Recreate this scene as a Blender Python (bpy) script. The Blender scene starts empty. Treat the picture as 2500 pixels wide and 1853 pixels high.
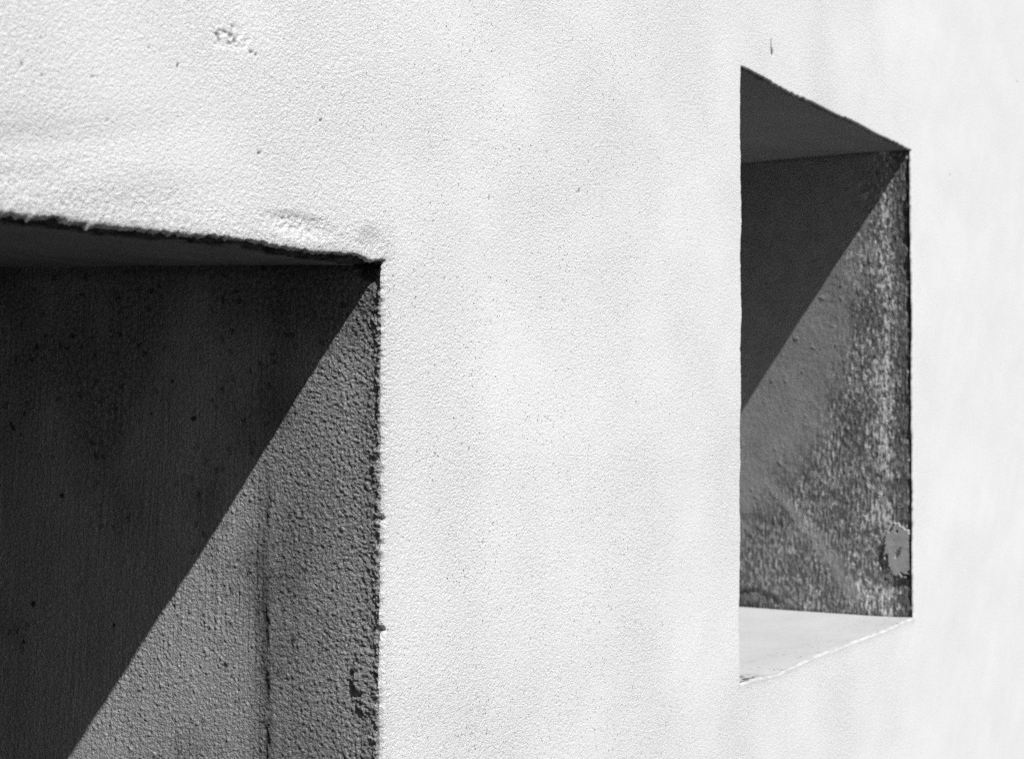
import bpy, math
import numpy as np
from mathutils import Vector, Matrix

# ------------------------------------------------------------------ frame
# world: X runs along the wall, Y into the wall, Z up. The wall face is Y = 0.
D = 1.6                    # metres from the lens to the corner of the big recess
EYE = 1.75                 # camera height
FPX = 4075.0 / 2500.0      # focal length as a fraction of the picture width
W = np.array([0.4924, 0.8704]); N = np.array([-0.8703, 0.4925])
CAM_T, CAM_N = -0.832 * D, -0.561 * D
DOOR_R, DOOR_L = 0.0, -1.25
DOOR_Z = EYE + 0.0896 * D
WIN_L, WIN_R = 0.579 * D, 1.113 * D
WIN_T, WIN_B = EYE + 0.308 * D, EYE - 0.2455 * D - 0.0045
SPLAY = 0.14               # the big recess narrows inwards
SPLAY_WIN = -0.03           # the window niche widens a little
SUN_A, SUN_T = 0.42, 1.42 # sunlight travels (A, 1, -T)

def depth_of(t, n=0.0):    # distance from lens along its axis
    return (t - CAM_T) * 0.8704 + (n - CAM_N) * 0.4925

# ------------------------------------------------------------------ noise
def _hash(ix, iy, seed):
    h = (ix.astype(np.int64) * 374761393 + iy.astype(np.int64) * 668265263 + seed * 2147483647 + 1013904223) & 0xffffffff
    h = ((h ^ (h >> 13)) * 1274126177) & 0xffffffff
    h = ((h ^ (h >> 15)) * 2246822519) & 0xffffffff
    return (h ^ (h >> 16)) & 0xffffffff

def pn(x, y, seed=0):
    """gradient noise, about -1..1"""
    x, y = np.broadcast_arrays(np.asarray(x, float), np.asarray(y, float))
    ix, iy = np.floor(x), np.floor(y)
    fx, fy = x - ix, y - iy
    ux, uy = fx * fx * fx * (fx * (fx * 6 - 15) + 10), fy * fy * fy * (fy * (fy * 6 - 15) + 10)
    out = []
    for dx, dy in ((0, 0), (1, 0), (0, 1), (1, 1)):
        a = _hash(ix + dx, iy + dy, seed) * (2 * math.pi / 4294967296.0)
        out.append(np.cos(a) * (fx - dx) + np.sin(a) * (fy - dy))
    a = out[0] + ux * (out[1] - out[0]); b = out[2] + ux * (out[3] - out[2])
    return (a + uy * (b - a)) * 1.5

def fbm(x, y, seed=0, octs=3, gain=0.5):
    s = 0; amp = 1; tot = 0
    for k in range(octs):
        an = 0.55 + 0.9 * k; ca, sa = math.cos(an), math.sin(an); f = 2.03 ** k
        s = s + amp * pn((x * ca - y * sa) * f + 17.3 * k, (x * sa + y * ca) * f - 9.1 * k, seed + 31 * k); tot += amp; amp *= gain
    return s / tot * 1.3

def ss(a, b, x):
    q = np.clip((x - a) / (b - a), 0, 1); return q * q * (3 - 2 * q)

def gauss(d, w): return np.exp(-(d / w) ** 2)

def cells(x, y, seed, jitter=0.9):
    """distance to the nearest scattered point and that point's random number"""
    ix, iy = np.floor(x), np.floor(y)
    best = np.full(np.shape(x), 9.0); rnd = np.zeros(np.shape(x))
    for dx in (-1, 0, 1):
        for dy in (-1, 0, 1):
            cx, cy = ix + dx, iy + dy
            hx = _hash(cx, cy, seed) / 4294967296.0; hy = _hash(cx, cy, seed + 7) / 4294967296.0
            r = _hash(cx, cy, seed + 13) / 4294967296.0
            d = np.hypot(cx + 0.5 + (hx - .5) * jitter - x, cy + 0.5 + (hy - .5) * jitter - y)
            m = d < best; best = np.where(m, d, best); rnd = np.where(m, r, rnd)
    return best, rnd

# ------------------------------------------------------------------ scene helpers
C = bpy.context.scene.collection
def mesh_grid(name, P, mat, parent, keep=None, flip=False, attrs=None, label=None):
    r, c = P.shape[:2]
    idx = np.arange(r * c).reshape(r, c)
    a, b, cc, d = idx[:-1, :-1], idx[:-1, 1:], idx[1:, 1:], idx[1:, :-1]
    q = np.stack([a, d, cc, b] if flip else [a, b, cc, d], -1)
    q = q[keep] if keep is not None else q.reshape(-1, 4)
    used = np.zeros(r * c, bool); used[q.ravel()] = True
    remap = np.cumsum(used) - 1
    q = remap[q]; V = P.reshape(-1, 3)[used]
    me = bpy.data.meshes.new(name)
    me.vertices.add(len(V)); me.vertices.foreach_set('co', V.astype(np.float32).ravel())
    me.loops.add(q.size); me.loops.foreach_set('vertex_index', q.astype(np.int32).ravel())
    me.polygons.add(len(q)); me.polygons.foreach_set('loop_start', np.arange(0, q.size, 4, dtype=np.int32))
    me.update(calc_edges=True)
    me.polygons.foreach_set('use_smooth', np.ones(len(q), bool))
    for k, arr in (attrs or {}).items():
        at = me.attributes.new(k, 'FLOAT', 'POINT')
        at.data.foreach_set('value', np.broadcast_to(arr, (r, c)).reshape(-1)[used].astype(np.float32))
    me.materials.append(mat)
    o = bpy.data.objects.new(name, me); C.objects.link(o); o.parent = parent
    if label: o['label'] = label
    return o

def lines(*pts):
    """pts: (start, step), ... , end -> increasing coordinates that hit every start exactly"""
    out = []
    for i in range(len(pts) - 1):
        a, st = pts[i]; b = pts[i + 1][0] if isinstance(pts[i + 1], tuple) else pts[i + 1]
        n = max(1, int(round((b - a) / st)))
        out.append(a + (b - a) * np.arange(n) / n)
    last = pts[-1]
    out.append(np.array([last if not isinstance(last, tuple) else last[0]]))
    return np.concatenate(out)

def gridmat(name, base, build, rough=0.92, spec=0.15):
    m = bpy.data.materials.new(name); m.use_nodes = True
    nt = m.node_tree; b = nt.nodes['Principled BSDF']
    b.inputs['Roughness'].default_value = rough
    b.inputs['Specular IOR Level'].default_value = spec
    b.inputs['Base Color'].default_value = (base, base, base, 1)
    build(nt, b)
    return m

def N_(nt, typ, **kw):
    n = nt.nodes.new(typ)
    for k, v in kw.items():
        if k in n.inputs.keys() if hasattr(n.inputs, 'keys') else False: n.inputs[k].default_value = v
        else: setattr(n, k, v)
    return n
def link(nt, a, b): nt.links.new(a, b)
def math_(nt, op, a, b=None, c=None, clamp=False):
    n = nt.nodes.new('ShaderNodeMath'); n.operation = op; n.use_clamp = clamp
    for i, v in enumerate((a, b, c)):
        if v is None: continue
        if isinstance(v, (int, float)): n.inputs[i].default_value = v
        else: nt.links.new(v, n.inputs[i])
    return n.outputs[0]
def coords(nt, scale=(1, 1, 1), rot=(0, 0, 0)):
    tc = nt.nodes.new('ShaderNodeTexCoord'); mp = nt.nodes.new('ShaderNodeMapping')
    mp.inputs['Scale'].default_value = scale; mp.inputs['Rotation'].default_value = rot
    nt.links.new(tc.outputs['Object'], mp.inputs['Vector']); return mp.outputs[0]
def noise(nt, vec, scale, detail=2, rough=0.5):
    n = nt.nodes.new('ShaderNodeTexNoise'); n.inputs['Scale'].default_value = scale
    n.inputs['Detail'].default_value = detail; n.inputs['Roughness'].default_value = rough
    nt.links.new(vec, n.inputs['Vector']); return n.outputs['Fac']
def ramp(nt, fac, a, b, va=0.0, vb=1.0):
    n = nt.nodes.new('ShaderNodeMapRange'); n.inputs['From Min'].default_value = a; n.inputs['From Max'].default_value = b
    n.inputs['To Min'].default_value = va; n.inputs['To Max'].default_value = vb
    nt.links.new(fac, n.inputs['Value']); return n.outputs[0]
def attr(nt, name):
    n = nt.nodes.new('ShaderNodeAttribute'); n.attribute_name = name; return n.outputs['Fac']
def bump(nt, b, h, dist, strength=1.0):
    n = nt.nodes.new('ShaderNodeBump'); n.inputs['Distance'].default_value = dist; n.inputs['Strength'].default_value = strength
    nt.links.new(h, n.inputs['Height']); nt.links.new(n.outputs[0], b.inputs['Normal'])
def gray(nt, b, val):
    n = nt.nodes.new('ShaderNodeCombineColor')
    for i in range(3): nt.links.new(val, n.inputs[i])
    nt.links.new(n.outputs[0], b.inputs['Base Color'])

# ------------------------------------------------------------------ materials
def voronoi(nt, vec, scale, feature='F1'):
    n = nt.nodes.new('ShaderNodeTexVoronoi'); n.inputs['Scale'].default_value = scale; n.feature = feature
    nt.links.new(vec, n.inputs['Vector']); return n
def warped(nt, vec, scale, amount):
    """coordinates pushed about by noise so that nothing lines up"""
    n = nt.nodes.new('ShaderNodeTexNoise'); n.inputs['Scale'].default_value = scale; n.inputs['Detail'].default_value = 2
    nt.links.new(vec, n.inputs['Vector'])
    a = nt.nodes.new('ShaderNodeVectorMath'); a.operation = 'SUBTRACT'; a.inputs[1].default_value = (.5, .5, .5)
    nt.links.new(n.outputs['Color'], a.inputs[0])
    m = nt.nodes.new('ShaderNodeVectorMath'); m.operation = 'SCALE'; m.inputs['Scale'].default_value = amount
    nt.links.new(a.outputs[0], m.inputs[0])
    r = nt.nodes.new('ShaderNodeVectorMath'); r.operation = 'ADD'
    nt.links.new(vec, r.inputs[0]); nt.links.new(m.outputs[0], r.inputs[1]); return r.outputs[0]
def pits(nt, vec, scale, share, radius):
    vo = voronoi(nt, vec, scale)
    sep = nt.nodes.new('ShaderNodeSeparateColor'); nt.links.new(vo.outputs['Color'], sep.inputs[0])
    pick = ramp(nt, sep.outputs[0], 1 - share, 1.0, -0.05, radius)
    return vo.outputs['Distance'], pick

def white_plaster(nt, b):
    v = coords(nt)
    rough = attr(nt, 'grain')                       # 1 = coarse coat, 0 = smooth coat
    w = warped(nt, v, 160, 0.006)
    tilt = coords(nt, (1.0, 1.0, 0.62), (0, math.radians(28), 0))
    wt = warped(nt, tilt, 120, 0.006)
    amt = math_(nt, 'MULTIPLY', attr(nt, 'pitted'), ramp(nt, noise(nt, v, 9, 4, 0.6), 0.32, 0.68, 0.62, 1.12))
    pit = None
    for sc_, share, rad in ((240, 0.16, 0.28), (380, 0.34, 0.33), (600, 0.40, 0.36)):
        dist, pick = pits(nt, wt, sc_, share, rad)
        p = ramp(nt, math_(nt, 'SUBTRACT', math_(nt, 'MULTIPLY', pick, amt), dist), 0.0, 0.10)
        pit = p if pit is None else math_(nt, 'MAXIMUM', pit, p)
    mott = noise(nt, v, 3.5, 3)
    col = ramp(nt, mott, 0.3, 0.7, 0.85, 0.88)
    col = math_(nt, 'MULTIPLY', col, math_(nt, 'SUBTRACT', 1.0, attr(nt, 'dull')))
    fine = noise(nt, w, 520, 2, 0.6)
    col = math_(nt, 'MULTIPLY', col, ramp(nt, fine, 0.2, 0.8, 0.93, 1.05))
    col = math_(nt, 'MULTIPLY', col, math_(nt, 'SUBTRACT', 1.0, math_(nt, 'MULTIPLY', pit, 0.68)))  # shadow inside the small pits painted into the colour
    dirt_shade = attr(nt, 'dirt_shade')
    col = math_(nt, 'MULTIPLY', col, math_(nt, 'SUBTRACT', 1.0, math_(nt, 'MULTIPLY', dirt_shade, 0.88), clamp=True))
    gray(nt, b, col)
    h = math_(nt, 'MULTIPLY', voronoi(nt, w, 300).outputs['Distance'], -0.18)
    h = math_(nt, 'ADD', h, math_(nt, 'MULTIPLY', voronoi(nt, w, 620).outputs['Distance'], -0.25))
    h = math_(nt, 'ADD', h, math_(nt, 'MULTIPLY', noise(nt, w, 400, 5, 0.75), 0.60))
    h = math_(nt, 'MULTIPLY', h, math_(nt, 'ADD', math_(nt, 'MULTIPLY', rough, 1.2), 0.14))
    h = math_(nt, 'SUBTRACT', h, math_(nt, 'MULTIPLY', pit, 0.5))
    bump(nt, b, h, 0.0019, 1.0)
WHITE = gridmat('white_plaster', 0.8, white_plaster)

def grey_render(nt, b):
    v = coords(nt)
    base = attr(nt, 'tone'); g = attr(nt, 'grain')
    w = warped(nt, v, 150, 0.007)
    fine = noise(nt, w, 520, 3, 0.7)
    sand = voronoi(nt, w, 430).outputs['Distance']
    amp = math_(nt, 'MULTIPLY', g, 1.0)
    var = math_(nt, 'ADD', ramp(nt, fine, 0.3, 0.7, -0.32, 0.32), ramp(nt, sand, 0.0, 0.8, 0.12, -0.22))
    col = math_(nt, 'MULTIPLY', base, math_(nt, 'ADD', 1.0, math_(nt, 'MULTIPLY', var, amp)))
    gray(nt, b, col)
    sv = warped(nt, coords(nt, (1, 1, 0.10)), 90, 0.004)
    h = math_(nt, 'MULTIPLY', sand, -0.55)
    h = math_(nt, 'ADD', h, math_(nt, 'MULTIPLY', voronoi(nt, w, 640).outputs['Distance'], -0.3))
    h = math_(nt, 'ADD', h, math_(nt, 'MULTIPLY', noise(nt, w, 420, 4, 0.75), 0.9))
    h = math_(nt, 'ADD', h, math_(nt, 'MULTIPLY', noise(nt, sv, 520, 2, .6), 0.45))
    h = math_(nt, 'MULTIPLY', h, g)
    bump(nt, b, h, 0.0030, 1.0)
GREY = gridmat('grey_render', 0.3, grey_render)

def ground_mat(nt, b):
    v = coords(nt)
    col = math_(nt, 'MULTIPLY', ramp(nt, noise(nt, v, 1.3, 4), 0.3, 0.7, 0.05, 0.08), ramp(nt, noise(nt, v, 160, 2), 0.2, 0.8, 0.7, 1.3))
    gray(nt, b, col); bump(nt, b, noise(nt, v, 120, 3), 0.004)
GROUND = gridmat('grey_ground', 0.1, ground_mat)

# ------------------------------------------------------------------ wall face
def to_wall(px, py):
    """where on the wall face a mark of the photograph sits -> (x, z)"""
    u = (px - 1250) / 4075.0
    cx, cy = -0.0785 * D, D
    t = (u * cy - cx) / (0.4924 - u * 0.8704)
    return t, EYE + (1000 - py) / 4075.0 * depth_of(t)
def to_jamb(px, py, t0, k=0.0):
    """same for a reveal that starts at x = t0 -> (depth, z)"""
    u = (px - 1250) / 4075.0
    ox, oy = -0.0785 * D + 0.4924 * t0, D + 0.8704 * t0
    A, B = 0.8703 + 0.4924 * k, 0.4925 - 0.8704 * k
    s = (ox - u * oy) / (A + u * B)
    return s, EYE + (1000 - py) / 4075.0 * (oy + s * B)

def rect_dist(T, Z, l, r, b, t):
    dx = np.maximum(np.maximum(l - T, T - r), 0); dz = np.maximum(np.maximum(b - Z, Z - t), 0)
    return np.hypot(dx, dz)

def wall_fields(T, Z):
    """outward relief h, coarse-grain amount, dirt, for points on the wall face"""
    right = ss(1.35, 2.0, T)                       # smoother coat towards the right
    grain = (1 - 0.85 * right) * (0.72 + 0.35 * fbm(T * 5, Z * 5, 3, 2))
    e1 = rect_dist(T, Z, DOOR_L, DOOR_R, -1, DOOR_Z)
    e2 = rect_dist(T, Z, WIN_L, WIN_R, WIN_B, WIN_T)
    above = (Z > DOOR_Z) & (T < 0.02)
    crumb = np.where(above, np.exp(-e1 / 0.030), np.exp(-e1 / 0.010) * 0.8)
    grain = grain + crumb * 0.9
    low = 0.0022 * fbm(T * 2.2, Z * 3.0, 5, 2) + 0.0006 * fbm(T * 9, Z * 9, 6, 2)
    # long soft creases running over the near end of the wall
    def crease(pts, up, down, dep, fade):
        nonlocal low
        q = [to_wall(*p) for p in pts]
        zc_ = np.interp(T, [p[0] for p in q], [p[1] for p in q]) + 0.003 * pn(T * 14, 0.3, 8 + int(dep * 1e5))
        d = Z - zc_
        low = low - dep * ss(q[-1][0], q[-1][0] - fade, T) * np.where(d > 0, np.exp(-(d / up) ** 2), np.exp(-(d / down) ** 2))
    crease([(-60, 362), (0, 359), (200, 352), (314, 332), (450, 318), (600, 303)], 0.016, 0.022, 0.0022, 0.30)
    crease([(-60, 420), (0, 428), (90, 430), (200, 405), (300, 400)], 0.008, 0.012, 0.0011, 0.12)
    crease([(-60, 505), (200, 515), (500, 500), (640, 470)], 0.02, 0.03, 0.0019, 0.2)
    # trowelled grain, dragged a little downwards to the right
    a = math.radians(-35); U = T * math.cos(a) + Z * math.sin(a); V = -T * math.sin(a) + Z * math.cos(a)
    wob = 0.002 * pn(T * 40, Z * 40, 11)
    fine = 0.00012 * fbm((U + wob) * 110, (V + wob) * 170, 12, 2) + 0.00030 * fbm((U + wob) * 300, (V - wob) * 380, 14, 3, 0.75)
    h = low + fine * grain * (0.55 + 0.45 * ss(0.4, -0.3, T))
    h = h + crumb * 0.0009 * fbm(T * 230, Z * 230, 15, 3)
    dirt_shade = np.zeros_like(T)
    # scar: a small patch of the coat has come away
    def hole(px, py, rt, rz_, dep, amt=1.0, seed=0, rag=0.5):
        nonlocal h, dirt_shade
        t0, z0 = to_wall(px, py)
        q = np.hypot((T - t0) / rt, (Z - z0) / rz_) + rag * pn(T * 0.9 / rt, Z * 0.9 / rz_, 40 + seed)
        m = ss(1.15, 0.75, q); h = h - dep * m; dirt_shade = np.maximum(dirt_shade, m * amt)  # sinks the mark and paints its inner shadow as darkening
    t0, z0 = to_wall(553, 92)
    q = np.hypot((T - t0) / 0.024, (Z - z0) / 0.014) + 0.45 * pn(T * 40, Z * 70, 77)
    m = ss(1.05, 0.85, q)
    h = h - m * (0.0002 + 0.0009 * fbm(T * 200, Z * 260, 78, 2))
    for px, py, a_, b_, s_ in ((528, 84, .006, .0016, 1), (545, 78, .007, .0014, 2), (562, 86, .004, .003, 3), (570, 100, .003, .003, 4),
                              (533, 98, .003, .002, 5), (566, 66, .003, .002, 6), (558, 106, .004, .0012, 7)):
        hole(px, py, a_ * 0.8, b_ * 0.8, 0.0010, 0.65, s_)
    for px, py, rt, rz_, amt in ((610, 128, .0035, .0016, .8), (621, 135, .0035, .0014, .9), (55, 158, .003, .0020, .6), (102, 185, .002, .0016, .6),
                                (227, 188, .0022, .002, .6), (101, 94, .002, .0015, .5), (433, 162, .002, .0022, .8), (364, 117, .002, .0014, .8),
                                (781, 294, .003, .0024, .9), (633, 374, .005, .0016, .8), (265, 293, .002, .0014, .6), (21, 280, .0015, .0013, .6),
                                (1415, 465, .004, .0050, .6), (1411, 470, .006, .0014, .4), (2485, 200, .009, .0035, .8), (1338, 372, .002, .003, .7),
                                (2320, 430, .006, .006, .25), (1145, 1095, .002, .0025, .7), (1128, 1085, .002, .0018, .6), (1178, 1325, .002, .002, .6),
                                (1085, 680, .002, .0018, .8), (1058, 540, .002, .0018, .8), (1196, 483, .002, .003, .8), (1437, 398, .002, .002, .7)):
        hole(px, py, rt * 0.7, rz_ * 0.7, 0.0010, amt, int(px))
    hole(1883, 112, .0024, .011, 0.0006, 0.75, 90, 0.25); hole(1886, 127, .0042, .0060, 0.002, 1.0, 91, 0.25)
    # a chewed dent just above the big recess
    t0, z0 = to_wall(733, 552)
    q = np.hypot((T - t0 + 0.7 * (Z - z0)) / 0.050, (Z - z0) / 0.011)
    h = h + ss(1.3, 0.3, q) * (-0.002 + 0.0016 * fbm(T * 240, Z * 200, 19, 2))
    t0, z0 = to_wall(900, 600)
    q = np.hypot((T - t0) / 0.020, (Z - z0) / 0.018); h = h - 0.003 * ss(1.3, 0.2, q)
    return h, np.clip(grain, 0, 2.2), np.clip(dirt_shade, 0, 1), e1, e2

def lean_door(Z): return 0.0065 - 0.003 * ss(EYE + 0.1, EYE - 0.35, Z)
def lean_win(Z): return 0.007 + 0.020 * np.clip((WIN_T - Z) / (WIN_T - WIN_B), 0, 1)

def edge_shift(T, Z):
    """how far the ragged arrises wander, in x and in z"""
    dT = np.zeros_like(T); dZ = np.zeros_like(T)
    # right arris of the big recess
    j = 0.0030 * pn(Z * 7, 1.5, 21) + 0.0014 * pn(Z * 60, 2.5, 22) + 0.0016 * pn(Z * 130, 2.5, 20) * ss(-0.2, 0.6, pn(Z * 25, 1.1, 19)) + 0.0007 * pn(Z * 300, 3.5, 23) + 0.0016 * fbm(Z * 130, T * 150, 18, 3, 0.7)
    # one chip near the foot, one at 620 mm below
    j = j + 0.0060 * gauss(Z - to_jamb(932, 1540, 0)[1], 0.004) + 0.004 * gauss(Z - to_jamb(930, 1270, 0)[1], 0.003)
    dT += lean_door(Z) * np.exp(-np.abs(T - DOOR_R) / 0.06) * ss(DOOR_Z + 0.06, DOOR_Z, Z)
    dT += np.where(Z < DOOR_Z + 0.02, j, 0) * np.exp(-np.abs(T - DOOR_R) / 0.005) * ss(DOOR_Z + 0.02, DOOR_Z, Z)
    # lintel arris of the big recess
    k = 0.0042 * T / -0.48 * -1 + 0.0028 * pn(T * 10, 5.5, 24) + 0.0026 * pn(T * 30, 6.5, 25) + 0.0036 * fbm(T * 150, Z * 260 + 7.5, 26, 4, 0.75) * (0.5 + ss(-0.4, 0.5, pn(T * 22, 1.5, 28)))
    k = np.where(T < -0.60, 0, k)
    dZ += np.where(T < 0.02, k, 0) * np.exp(-np.abs(Z - DOOR_Z) / 0.005) * ss(0.02, -0.01, T) * (0.25 + 0.75 * ss(0.0, -0.02, T))
    # window
    inz = ss(WIN_B - 0.02, WIN_B, Z) * ss(WIN_T + 0.02, WIN_T, Z)
    inx = ss(WIN_L - 0.02, WIN_L, T) * ss(WIN_R + 0.02, WIN_R, T)
    jl = 0.0036 * pn(Z * 6, 8.5, 27) + 0.0034 * pn(Z * 22, 9.5, 28) + 0.0022 * fbm(Z * 90, 9.5 + T * 20, 29, 3, 0.6)
    dT += jl * inz * np.exp(-np.abs(T - WIN_L) / 0.02)
    jr = 0.0035 * pn(Z * 6, 10.5, 30) + 0.0035 * pn(Z * 25, 11.5, 31) + 0.0012 * pn(Z * 90, 12.5, 32)
    dT += lean_win(Z) * np.exp(-np.abs(T - WIN_R) / 0.10) * ss(WIN_B - 0.08, WIN_B, Z) * ss(WIN_T + 0.08, WIN_T, Z)
    dT += jr * inz * np.exp(-np.abs(T - WIN_R) / 0.02)
    kt = -0.0045 * np.clip((T - WIN_L) / (WIN_R - WIN_L), 0, 1) + 0.0030 * pn(T * 7, 13.5, 33) + 0.0030 * fbm(T * 70, 14.5, 34, 4, 0.6) * ss(-0.5, 0.5, pn(T * 13, 3.5, 35))
    dZ += kt * inx * np.exp(-np.abs(Z - WIN_T) / 0.02)
    kb = 0.0040 * pn(T * 8, 15.5, 36) + 0.0014 * pn(T * 36, 16.5, 37) * ss(-0.3, 0.6, pn(T * 9, 2.2, 34)) + 0.0007 * fbm(T * 140, Z * 50, 33, 3)
    dZ += kb * inx * np.exp(-np.abs(Z - WIN_B) / 0.02)
    return dT, dZ

def wall_pos(T, Z):
    h, g, d, e1, e2 = wall_fields(T, Z)
    rim = np.where(Z > WIN_B + 0.01, np.exp(-e2 / 0.0012), 0) + np.where(Z > DOOR_Z - 0.001, np.exp(-e1 / 0.0028), 0) * ss(-0.55, 0.25, fbm(T * 120, Z * 160, 37, 3, 0.7))
    d = np.clip(d + rim * (0.6 + 0.4 * fbm(T * 90, Z * 90, 38, 2)), 0, 1)      # darker along the arris
    dT, dZ = edge_shift(T, Z)
    r1 = np.where(Z > DOOR_Z, 0.003, 0.0045); r2 = 0.003
    roll = r1 * (1 - np.sqrt(np.clip(1 - np.clip(1 - e1 / r1, 0, 1) ** 2, 0, 1)))
    # the foot of the window is worn round and soft
    r2 = np.where(Z < WIN_B + 0.002, 0.0035, r2)
    roll = roll + r2 * (1 - np.sqrt(np.clip(1 - np.clip(1 - e2 / r2, 0, 1) ** 2, 0, 1)))
    return np.stack([T + dT, roll - h, Z + dZ], -1), g, d

def tlines():
    def seg(a, b):
        t = [a]
        while t[-1] < b:
            y = depth_of(t[-1]); x = -0.0785 * D + 0.4924 * t[-1]
            rate = (0.4924 * y - 0.8704 * x) / y ** 2
            t.append(t[-1] + min(0.95 / (FPX * 1024 * rate), 0.006))
        t = np.array(t); return a + (t - a) * (b - a) / (t[-1] - a)
    parts = [np.linspace(-7, DOOR_L, 60)[:-1], np.linspace(DOOR_L, -0.54, 60)[:-1], seg(-0.54, 0.0)[:-1], seg(0.0, WIN_L)[:-1], seg(WIN_L, WIN_R)[:-1],
             seg(WIN_R, 2.85)[:-1], np.linspace(2.85, 9, 60)]
    return np.concatenate(parts)
TL = tlines()
ZL = lines((0.0, .05), (EYE - 0.90, .0014), (WIN_B, .0013), (DOOR_Z, .0013), (WIN_T, .0015), (EYE + 1.02, .06), 3.6)

wall = bpy.data.objects.new('plastered_building', None); C.objects.link(wall)
wall['label'] = 'white building with rough plaster, a large dark deep opening and a smaller window niche'
wall['category'] = 'building'

T, Z = np.meshgrid(TL, ZL)
P, G, DI = wall_pos(T, Z)
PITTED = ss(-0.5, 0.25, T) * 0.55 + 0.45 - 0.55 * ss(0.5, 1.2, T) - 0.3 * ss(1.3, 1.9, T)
DULL = 0.045 * ss(0.9, 2.4, T) + 0.02 * ss(-0.1, -0.5, T) + 0.012 * fbm(T * 4, Z * 5, 39, 3)
_e = rect_dist(T, Z, WIN_L, WIN_R, WIN_B, WIN_T)
DULL = DULL + np.where(Z <= WIN_B + 1e-6, np.exp(-_e / 0.005) * (0.40 + 0.28 * fbm(T * 40, Z * 60, 36, 3)), 0)  # grey over the sill edge, painted to tone down its sunlit brightness
tc = (TL[:-1] + TL[1:]) / 2; zc = (ZL[:-1] + ZL[1:]) / 2
TC, ZC = np.meshgrid(tc, zc)
keep = ~(((TC > DOOR_L) & (TC < DOOR_R) & (ZC < DOOR_Z)) | ((TC > WIN_L) & (TC < WIN_R) & (ZC > WIN_B) & (ZC < WIN_T)))
mesh_grid('wall_face', P, WHITE, wall, keep, attrs={'grain': G, 'dirt_shade': DI, 'pitted': PITTED, 'dull': DULL})

# ------------------------------------------------------------------ the big recess
DEPTH = 0.95
def start_of(T0, Z0):
    return wall_pos(T0, Z0)[0]

# back panel is the part; the reveals are its sub-parts
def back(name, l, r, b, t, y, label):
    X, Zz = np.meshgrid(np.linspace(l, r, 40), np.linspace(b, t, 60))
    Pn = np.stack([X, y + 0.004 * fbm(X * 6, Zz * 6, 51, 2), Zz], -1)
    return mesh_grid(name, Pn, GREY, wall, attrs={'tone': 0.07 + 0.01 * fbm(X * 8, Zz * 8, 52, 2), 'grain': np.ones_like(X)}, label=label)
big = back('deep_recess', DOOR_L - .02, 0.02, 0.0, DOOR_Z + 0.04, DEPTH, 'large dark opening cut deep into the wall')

# right reveal
sl = lines((0.0, .0010), (0.02, .0011), (0.50, .03), DEPTH)
zl = lines((0.0, .05), (EYE - 0.43, .00095), (DOOR_Z + 0.03, .01), DOOR_Z + 0.05)
S, Zj = np.meshgrid(sl, zl)
first = start_of(np.zeros_like(zl), zl)
lipw = 0.0045 + 0.010 * np.abs(fbm(zl * 38, zl * 0 + 0.5, 61, 4, 0.7)) + 0.0022 * pn(zl * 170, 0.7, 62)
lipw = lipw[:, None]
lipw = 0.0045 + 0.0035 * pn(Zj * 30, 0.5, 61)
lip = ss(lipw + 0.0020, lipw - 0.0010, S + 0.0075 * fbm(S * 150 + Zj * 60, Zj * 130, 59, 4, 0.65))
crack_s = to_jamb(652, 1600, 0, SPLAY)[0] + 0.006 * (Zj - EYE) + 0.0040 * pn(Zj * 14, 0.2, 63) + 0.0016 * fbm(Zj * 80, 0.8 + S * 20, 64, 3)
low_part = ss(EYE - 0.02, EYE - 0.16, Zj)
crack = ss(0.0046, 0.0012, np.abs(S - crack_s + 0.0016 * pn(Zj * 160, S * 160, 65)) + 0.0008 + 0.0012 * pn(Zj * 60, 0.1, 60)) * low_part * ss(-0.15, 0.35, pn(Zj * 26, 0.4, 66) + 0.3 * ss(EYE - 0.2, EYE - 0.3, Zj)) 
bead = np.exp(-((S - crack_s) / 0.010) ** 2) * low_part
tilt = math.radians(4)
Us = S * math.cos(tilt) + Zj * math.sin(tilt) * ss(0.08, 0.3, S)
stri = pn(Us * 420, Zj * 10, 67) + 0.6 * pn(Us * 230, Zj * 6, 66)
grit = fbm(S * 260, Zj * 230, 68, 3, 0.6)
grit2 = fbm(S * 430, Zj * 400, 69, 1)
dcell, drnd = cells(S * 150, Zj * 120, 70)
lumps = ss(0.4, 0.05, dcell + 0.12 * grit) * (drnd > 0.75) * drnd
coarse = ss(crack_s + 0.02, crack_s - 0.02, S)      # rougher between crack and arris
h = 0.0030 * fbm(S * 5, Zj * 4, 71, 2)
h = h + 0.00060 * stri * (1.0 - 0.55 * coarse) * (0.6 + 0.6 * fbm(S * 20, Zj * 14, 57, 2)) + grit * (0.00036 + 0.00040 * coarse) + 0.00036 * grit2 + 0.0009 * lumps
h = h - 0.0016 * crack + 0.0010 * bead - 0.0018 * ss(crack_s - 0.002, crack_s - 0.03, S) * low_part * 0.6
# lip of the white coat standing proud of the reveal
h = h + lip * (0.0011 + 0.0014 * fbm(Zj * 110, S * 140, 72, 3, 0.7)) - 0.0008 * np.exp(-S / 0.035) * (1 - lip)
h = h + 0.0012 * np.exp(-S / 0.03) * grit
# a lump of mortar on the arris near the foot
ls, lz = to_jamb(893, 1665, 0, SPLAY)
lump_edge = 0.028 + 0.006 * fbm(Zj * 90, S * 60, 73, 2) - 0.40 * np.abs(Zj - lz - 0.004)
h = h + 0.0042 * np.clip(S / 0.026, 0.1, 1.2) * ss(lump_edge + 0.005, lump_edge - 0.002, S) * ss(0.036, 0.026, np.abs(Zj - lz)) * (1 + 0.35 * fbm(S * 180, Zj * 180, 74, 2))
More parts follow.
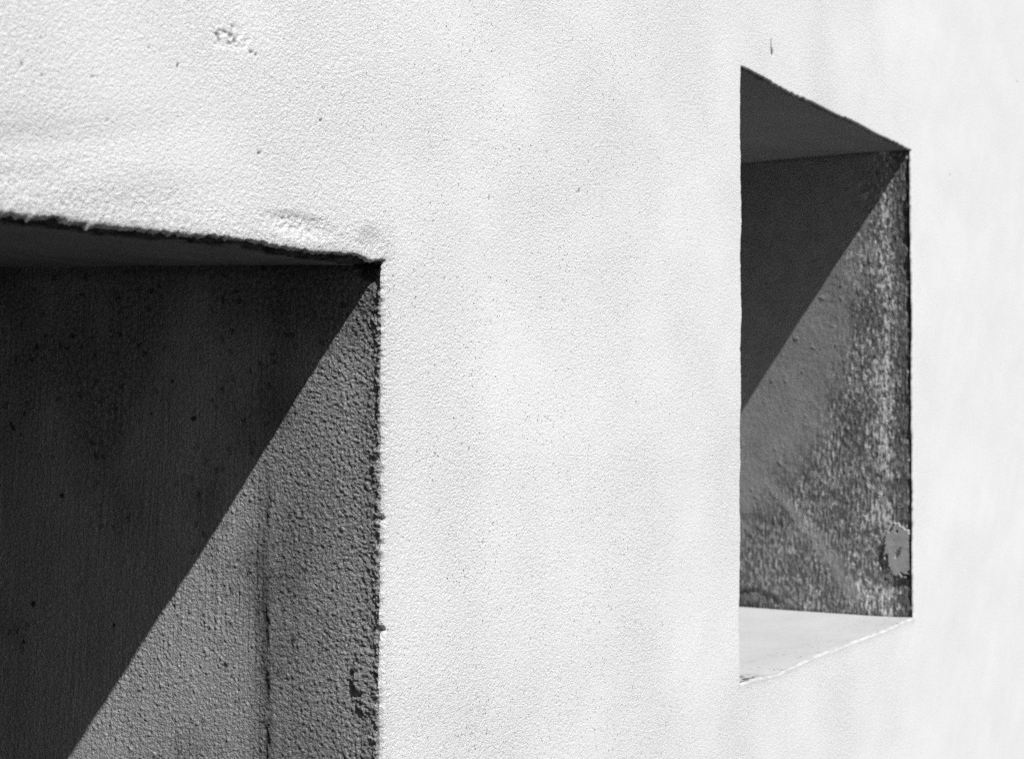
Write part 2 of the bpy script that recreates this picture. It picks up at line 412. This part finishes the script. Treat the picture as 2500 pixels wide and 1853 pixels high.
# dark hollow at the very corner
q = np.hypot((S - 0.004) / 0.026, (Zj - (DOOR_Z - 0.004)) / 0.020) + 0.3 * pn(S * 120, Zj * 120, 75)
corner_hole = ss(1.1, 0.8, q)
h = h - 0.006 * corner_hole
ld = lean_door(Zj)
Xj = ld + (first[:, 0][:, None] - ld) * np.exp(-S / 0.004) - SPLAY * S - h * ss(0, 0.0015, S)
Yj = first[:, 1][:, None] + S * (1 - 0.0) 
Pj = np.stack([Xj, Yj, Zj + (first[:, 2] - zl)[:, None] * np.exp(-S / 0.02)], -1)
# tone of the reveal: grey paint in bands, darker corner and soffit line, damp mottling, dark pin holes, white coat on the lip
tone = 0.39 + 0.045 * fbm(S * 14, Zj * 10, 81, 3) - 0.045 * coarse + 0.05 * gauss(S - 0.035, 0.016) * (Zj < EYE + 0.05) - 0.075 * gauss(S - crack_s - 0.004, 0.015) * ss(EYE + 0.05, EYE - 0.1, Zj) + 0.045 * ss(crack_s + 0.02, crack_s + 0.06, S) + 0.030 * fbm(S * 45, Zj * 3, 56, 2)
tone = tone * (1 - 0.6 * corner_hole)
damp = fbm(S * 9 + 3, Zj * 6, 82, 3) + 0.55 * ss(0.02, 0.13, Zj - EYE) + 0.5 * gauss(Zj - EYE - 0.02, 0.09) * gauss(S - 0.24, 0.12)
mould = ss(0.0, 0.7, damp) * (0.35 + 0.65 * ss(-0.25, 0.35, fbm(S * 240, Zj * 200, 83, 3, 0.75)))
tone = tone * (1 - 0.55 * mould)
pc, pr = cells(S * 90 + 0.3 * grit, Zj * 90 + 0.3 * grit2, 84)
pins = ss(0.26, 0.12, pc / (0.3 + pr)) * (pr > 0.84) * ss(-0.3, 0.4, damp)
tone = tone * (1 - 0.65 * pins)
for px, py, r_ in ((471, 1022, .0032), (82, 1476, .0034), (148, 1210, .0028), (280, 1528, .0022), (60, 1568, .0022), (418, 930, .0020), (365, 1010, .0016), (556, 1625, .003), (430, 1480, .002)):
    a_, b_ = to_jamb(px, py, 0, SPLAY); tone = tone * (1 - 0.85 * ss(1.2, 0.7, np.hypot((S - a_) / r_, (Zj - b_) / r_) + 0.35 * pn(S * 400, Zj * 400, 85)))
wide = gauss(S - crack_s + 0.003 * pn(Zj * 30, 0.5, 55), 0.0045) * low_part * ss(-0.5, 0.3, fbm(S * 120, Zj * 30, 54, 3, 0.6) + 0.25)
tone = tone * (1 - 0.35 * wide) * (1 - 0.45 * crack) * (1 - 0.55 * bead * ss(EYE - 0.14, EYE - 0.24, Zj) * ss(-0.3, 0.35, grit + 0.5 * pn(S * 60, Zj * 20, 58)))
tone = tone * (1 - 0.35 * gauss(Zj - DOOR_Z, 0.008))  # darker along the line where the soffit meets
whitep = lip * ss(0.30, -0.1, fbm(S * 220, Zj * 220, 86, 2) + S * 45 - 0.45)
tone = tone * (1 - whitep) + 0.50 * whitep
mesh_grid('reveal', Pj, GREY, big, flip=True, attrs={'tone': np.clip(tone, 0.02, 0.8), 'grain': 0.70 + 0.45 * coarse},
          label='grey rendered side of the large opening, its upper part in shade')
# left reveal (outside the picture)
S2, Z2 = np.meshgrid(np.linspace(0, DEPTH, 40), np.linspace(0, DOOR_Z + .04, 60))
f = start_of(np.full(60, DOOR_L), Z2[:, 0])
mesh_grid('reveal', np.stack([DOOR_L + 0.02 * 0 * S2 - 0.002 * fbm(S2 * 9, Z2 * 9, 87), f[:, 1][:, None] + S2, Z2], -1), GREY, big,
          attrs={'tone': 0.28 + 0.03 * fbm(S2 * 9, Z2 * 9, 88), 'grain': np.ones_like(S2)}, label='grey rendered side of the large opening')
# soffit
tl = TL[(TL >= DOOR_L - 1e-6) & (TL <= 1e-6)]; tl = np.append(tl, [0.004, 0.012, 0.020])
sl = lines((0.0, .0012), (0.12, .002), (0.50, .03), DEPTH)
Ts, Ss = np.meshgrid(tl, sl)
f = start_of(np.minimum(tl, 0.0), np.full_like(tl, DOOR_Z))
rise = 0.028
band = 0.030 + 0.020 * pn(tl * 9, 0.5, 91) + 0.010 * pn(tl * 40, 0.5, 92) + 0.05 * ss(-0.1, -0.5, tl)   # where the old coat has fallen away
band = np.clip(band, 0.006, 0.2)[None, :]
lost = ss(band + 0.004, band - 0.003, Ss + 0.020 * fbm(Ts * 30, Ss * 50, 93, 3))
hs = 0.002 * fbm(Ts * 5, Ss * 6, 94, 2) + 0.0004 * fbm(Ts * 40, Ss * 300, 95, 2) + lost * (0.003 + 0.0040 * fbm(Ts * 90, Ss * 110, 96, 3, 0.65))
Zs = DOOR_Z + (f[:, 2] - DOOR_Z)[None, :] * np.exp(-Ss / 0.02) + rise * Ss + hs * ss(0, 0.003, Ss) - 0.004
Zs = Zs + 0.004 * np.exp(-Ss / 0.004)
Ps = np.stack([Ts + 0 * Ss, f[:, 1][None, :] + Ss, Zs], -1)
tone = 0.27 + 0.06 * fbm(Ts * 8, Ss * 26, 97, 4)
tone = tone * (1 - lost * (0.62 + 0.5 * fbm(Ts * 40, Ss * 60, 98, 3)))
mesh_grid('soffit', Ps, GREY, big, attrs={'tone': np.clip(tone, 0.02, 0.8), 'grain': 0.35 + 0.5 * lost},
          label='dark underside over the large opening with a crumbled front edge')

# ------------------------------------------------------------------ the window niche
WD = 0.62
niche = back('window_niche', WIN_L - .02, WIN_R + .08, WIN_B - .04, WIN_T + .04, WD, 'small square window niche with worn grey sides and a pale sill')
sl = lines((0.0, .0014), (0.36, .03), WD)
zl = lines((WIN_B - .03, .0014), WIN_T + 0.03)
S, Zj = np.meshgrid(sl, zl)
first = start_of(np.full_like(zl, WIN_R), np.clip(zl, WIN_B, WIN_T))
SH = EYE - (Zj - EYE)       # handy: height below
# worn zone: where the smooth grey coat has rubbed off to streaky old paint
line_s = np.interp(Zj, [WIN_B, EYE - 0.25, EYE - 0.08, EYE + 0.1, EYE + 0.3, WIN_T], [0.42, 0.36, 0.20, 0.135, 0.10, 0.06])
worn = ss(0.05, -0.05, S - line_s + 0.055 * fbm(S * 24, Zj * 16, 101, 4, 0.65))
smear = gauss((S - (0.262 - 0.95 * (EYE - 0.18 - Zj) + 0.9 * (EYE - 0.18 - Zj) ** 2) + 0.010 * fbm(S * 30, Zj * 30, 97, 3)), 0.018 + 0.04 * (EYE - 0.18 - Zj)) * (0.75 + 0.35 * fbm(S * 70, Zj * 50, 96, 3)) * ss(EYE - 0.12, EYE - 0.17, Zj) * ss(WIN_B, WIN_B + 0.05, Zj)
worn = worn * (1 - 0.7 * np.clip(smear * 1.2, 0, 1))
st = 0.55 * pn(S * 210, Zj * 50 + 8 * S, 102) + 0.35 * pn(S * 330, Zj * 110, 99) + 0.65 * fbm(S * 150, Zj * 90, 100, 4, 0.65)                      # streaks run downwards
fl = 0.7 * pn(S * 110 + 3, Zj * 52, 103) + 0.5 * fbm(S * 240, Zj * 160, 98, 2)
dens = 0.15 + 0.35 * fbm(S * 16, Zj * 9, 104, 2) - 0.25 * gauss(S - 0.012, 0.014) + 0.30 * gauss(S - 0.048, 0.014)
flecks = ss(-0.25, 0.45, st + 0.6 * dens - 0.08)
bright = ss(0.10, 0.55, fl * 0.8 + dens * 0.7)
tone_w = 0.145 + 0.24 * flecks + 0.68 * flecks * bright * ss(0.40, 0.02, S)
tone_s = 0.325 + 0.05 * fbm(S * 30, Zj * 26, 105, 3, 0.65)
tone = tone_s * (1 - worn) + tone_w * worn + 0.045 * smear
grit = fbm(S * 90, Zj * 90, 106, 3)
dcell, drnd = cells(S * 60 + 0.4 * grit, Zj * 60 + 0.3 * st, 107)
dots = ss(0.30, 0.08, dcell) * (drnd > 0.86)
h = 0.0022 * fbm(S * 7, Zj * 5, 108, 2) + 0.00035 * grit + 0.0008 * worn * st + 0.0009 * dots * (1 - worn) + 0.0008 * fbm(S * 150, Zj * 60, 109, 3, 0.6) * (0.35 + 0.65 * worn)
h = h - 0.002 * worn
# chipped flake of thicker coat hanging on the arris
ps, pz = to_jamb(2190, 1347, WIN_R, SPLAY_WIN)
q = np.hypot((S - 0.022) / 0.032, (Zj - pz) / 0.082) + 0.22 * pn(S * 60, Zj * 45, 110) + 0.10 * pn(S * 150, Zj * 150, 111)
q2 = np.hypot((S - 0.030) / 0.032, (Zj - pz + 0.018) / 0.052) + 0.22 * fbm(S * 50, Zj * 40, 110)
hollow = ss(1.15, 0.95, q2)
h = h - 0.0025 * hollow
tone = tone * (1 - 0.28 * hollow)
# loose ledge of render low at the back
ls, lz = to_jamb(1850, 1470, WIN_R, SPLAY_WIN)
ledge = ss(1.0, 0.8, np.hypot(np.minimum((S - ls - .01) / 0.05, 0), (Zj - (WIN_B + 0.018)) / 0.022) + 0.15 * pn(S * 60, Zj * 60, 112))
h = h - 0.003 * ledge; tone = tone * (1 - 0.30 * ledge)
ec = EYE - 0.225 + 0.02 * pn(S * 20, 0.4, 113)
hollow2 = gauss(Zj - ec, 0.010) * ss(0.24, 0.27, S)
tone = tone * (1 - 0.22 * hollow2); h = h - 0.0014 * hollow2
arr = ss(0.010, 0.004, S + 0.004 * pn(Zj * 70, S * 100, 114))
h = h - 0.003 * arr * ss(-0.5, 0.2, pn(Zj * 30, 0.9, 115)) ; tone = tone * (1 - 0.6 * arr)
chips = arr * ss(0.35, 0.55, pn(Zj * 55, 0.9, 116)); tone = tone + 0.5 * chips
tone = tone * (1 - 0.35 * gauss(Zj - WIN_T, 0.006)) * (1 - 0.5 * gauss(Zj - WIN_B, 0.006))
lw = lean_win(Zj)
Xj = WIN_R + lw + (first[:, 0][:, None] - WIN_R - lw) * np.exp(-S / 0.02) - SPLAY_WIN * S - h * ss(0, 0.002, S)
Pj = np.stack([Xj, first[:, 1][:, None] + S, Zj], -1)
mesh_grid('reveal', Pj, GREY, niche, flip=True, attrs={'tone': np.clip(tone, 0.03, 0.82), 'grain': 0.45 + 0.25 * worn},
          label='scuffed grey side of the window niche with streaks of worn paint')
# the flake itself: a thin plate of smooth coat
sf = np.linspace(0.0, 0.075, 90); zf = np.linspace(pz - 0.08, pz + 0.08, 180)
Sf, Zf = np.meshgrid(sf, zf)
qf = np.hypot((Sf - 0.020) / 0.030, (Zf - pz) / 0.050) + 0.26 * pn(Sf * 60, Zf * 45, 110) + 0.22 * pn(Sf * 150, Zf * 150, 111)
hf = 0.0035 * ss(1.0, 0.93, qf) - 0.008 * ss(0.96, 1.04, qf) + 0.0004 * fbm(Sf * 60, Zf * 60, 117)
hf = hf - 0.006 * ss(1.2, 0.7, np.hypot((Sf - 0.020 + 0.5 * (Zf - pz)) / 0.0035, (Zf - pz + 0.004) / 0.010) + 0.4 * pn(Sf * 200, Zf * 200, 118))
ff = start_of(np.full_like(zf, WIN_R), zf)
Xf = WIN_R + lean_win(Zf) - hf - SPLAY_WIN * Sf
qc = (qf[:-1, :-1] + qf[1:, 1:]) / 2
mesh_grid('plaster_flake', np.stack([Xf, ff[:, 1][:, None] + 0.004 + Sf, Zf], -1), GREY, niche, keep=qc < 1.12, flip=True,
          attrs={'tone': 0.41 + 0.05 * fbm(Sf * 60, Zf * 60, 119), 'grain': 0.15 * np.ones_like(Sf)}, label='pale chipped flake of thicker plaster on the corner of the niche')
# left reveal (turned away from the camera)
S2, Z2 = np.meshgrid(lines((0.0, .004), (0.06, .03), WD), lines((WIN_B - .03, .003), WIN_T + .03))
f = start_of(np.full(Z2.shape[0], WIN_L), np.clip(Z2[:, 0], WIN_B, WIN_T))
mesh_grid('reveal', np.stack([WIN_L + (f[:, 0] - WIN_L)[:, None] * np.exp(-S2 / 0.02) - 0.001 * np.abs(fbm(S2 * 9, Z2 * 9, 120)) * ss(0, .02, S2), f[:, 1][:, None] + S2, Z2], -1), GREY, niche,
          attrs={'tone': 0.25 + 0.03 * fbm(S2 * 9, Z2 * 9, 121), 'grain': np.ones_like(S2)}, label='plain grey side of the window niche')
# soffit
tl = lines((WIN_L - .02, .004), WIN_R + .08)
sl = lines((0.0, .002), (0.06, .006), WD)
Ts, Ss = np.meshgrid(tl, sl)
f = start_of(np.clip(tl, WIN_L, WIN_R), np.full_like(tl, WIN_T))
hs = 0.0015 * fbm(Ts * 5, Ss * 5, 122, 2) + 0.003 * ss(0.012, 0.006, Ss + 0.004 * pn(Ts * 50, Ss * 50, 123)) * ss(0, 0.003, Ss)
Zs = WIN_T + (f[:, 2] - WIN_T)[None, :] * np.exp(-Ss / 0.02) + hs
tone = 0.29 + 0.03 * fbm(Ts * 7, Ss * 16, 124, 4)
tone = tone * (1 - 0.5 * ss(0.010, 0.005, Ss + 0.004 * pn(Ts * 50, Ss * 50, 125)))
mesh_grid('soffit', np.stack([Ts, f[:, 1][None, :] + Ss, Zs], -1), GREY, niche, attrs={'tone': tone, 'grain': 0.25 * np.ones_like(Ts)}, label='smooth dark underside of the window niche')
# sill
tl = lines((WIN_L - .02, .004), WIN_R + .08)
sl = lines((0.0, .0025), (0.36, .02), WD)
Ts, Ss = np.meshgrid(tl, sl)
f = start_of(np.clip(tl, WIN_L, WIN_R), np.full_like(tl, WIN_B))
hs = 0.0018 * fbm(Ts * 6, Ss * 6, 126, 2) + 0.0003 * fbm(Ts * 60, Ss * 60, 127, 2)
Zs = WIN_B + (f[:, 2] - WIN_B)[None, :] * np.exp(-Ss / 0.02) + hs * ss(0, 0.004, Ss)
grime = np.zeros_like(Ts)
rs = np.random.RandomState(4)
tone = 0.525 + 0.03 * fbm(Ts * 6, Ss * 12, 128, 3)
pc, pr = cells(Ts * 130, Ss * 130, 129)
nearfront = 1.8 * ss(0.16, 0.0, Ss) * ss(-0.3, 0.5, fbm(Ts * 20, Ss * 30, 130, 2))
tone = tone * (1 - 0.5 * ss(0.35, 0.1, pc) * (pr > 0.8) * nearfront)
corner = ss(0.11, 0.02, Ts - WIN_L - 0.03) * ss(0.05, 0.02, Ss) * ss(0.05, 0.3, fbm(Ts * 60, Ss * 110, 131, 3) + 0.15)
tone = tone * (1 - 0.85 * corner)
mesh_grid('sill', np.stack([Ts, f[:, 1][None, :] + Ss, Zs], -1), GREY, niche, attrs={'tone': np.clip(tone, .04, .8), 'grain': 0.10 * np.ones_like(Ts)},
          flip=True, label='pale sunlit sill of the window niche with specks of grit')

# ------------------------------------------------------------------ top, back of the wall, ground
def box(name, l, r, y0, y1, z0, z1, m, parent, at=None):
    v = [(x, y, z) for x in (l, r) for y in (y0, y1) for z in (z0, z1)]
    fcs = [(0, 1, 3, 2), (4, 6, 7, 5), (0, 4, 5, 1), (2, 3, 7, 6), (1, 5, 7, 3), (0, 2, 6, 4)]
    me = bpy.data.meshes.new(name); me.from_pydata(v, [], fcs); me.materials.append(m)
    for k, val in (at or {}).items():
        a = me.attributes.new(k, 'FLOAT', 'POINT'); a.data.foreach_set('value', [val] * 8)
    o = bpy.data.objects.new(name, me); C.objects.link(o); o.parent = parent; return o
box('wall_coping', -7, 9, -0.02, 1.2, 3.601, 3.68, WHITE, wall, {'grain': 1.0, 'dirt_shade': 0.0, 'pitted': 0.5})
box('wall_core', -7, 9, 1.10, 1.20, 0.0, 3.6, WHITE, wall, {'grain': 1.0, 'dirt_shade': 0.0, 'pitted': 0.5})
g = box('ground', -150, 150, -150, 150, -0.3, 0.0, GROUND, None); g['kind'] = 'structure'

# ------------------------------------------------------------------ light
sdir = Vector((SUN_A, 1.0, -SUN_T)).normalized()
sun = bpy.data.lights.new('sun', 'SUN'); sun.energy = 5.0; sun.angle = math.radians(0.5)
so = bpy.data.objects.new('sun', sun); C.objects.link(so)
so.rotation_euler = sdir.to_track_quat('-Z', 'Y').to_euler(); so.location = (-2, -5, 8)
world = bpy.data.worlds.new('World'); bpy.context.scene.world = world; world.use_nodes = True
nt = world.node_tree; bg = nt.nodes['Background']
sky = nt.nodes.new('ShaderNodeTexSky'); sky.sky_type = 'NISHITA'; sky.sun_disc = False
sky.sun_elevation = math.asin(-sdir.z); sky.sun_rotation = math.atan2(-sdir.x, -sdir.y) % (2 * math.pi)
bw = nt.nodes.new('ShaderNodeRGBToBW')             # the photograph is black and white
nt.links.new(sky.outputs[0], bw.inputs[0]); nt.links.new(bw.outputs[0], bg.inputs['Color'])
bg.inputs['Strength'].default_value = 0.05

# ------------------------------------------------------------------ camera
cam = bpy.data.cameras.new('camera'); co = bpy.data.objects.new('camera', cam); C.objects.link(co)
cam.sensor_width = 36; cam.lens = 36 * FPX; cam.shift_y = 73.5 / 2500; cam.clip_start = 0.02; cam.clip_end = 600
fwd = Vector((0.8704, 0.4925, 0)); right = Vector((0.4924, -0.8703, 0)).normalized(); fwd = Vector((-right.y, right.x, 0))
M = Matrix((( right.x, 0, -fwd.x), (right.y, 0, -fwd.y), (0, 1, 0))).to_4x4()
M.translation = Vector((CAM_T, CAM_N, EYE)); co.matrix_world = M
cam.dof.use_dof = True; cam.dof.focus_distance = 1.85; cam.dof.aperture_fstop = 11
sc = bpy.context.scene; sc.camera = co
sc.cycles.use_denoising = False       # keep the fine grit; a little grain suits the picture
sc.view_settings.view_transform = 'Standard'; sc.view_settings.look = 'None'; sc.view_settings.exposure = 0.0; sc.view_settings.gamma = 1.0
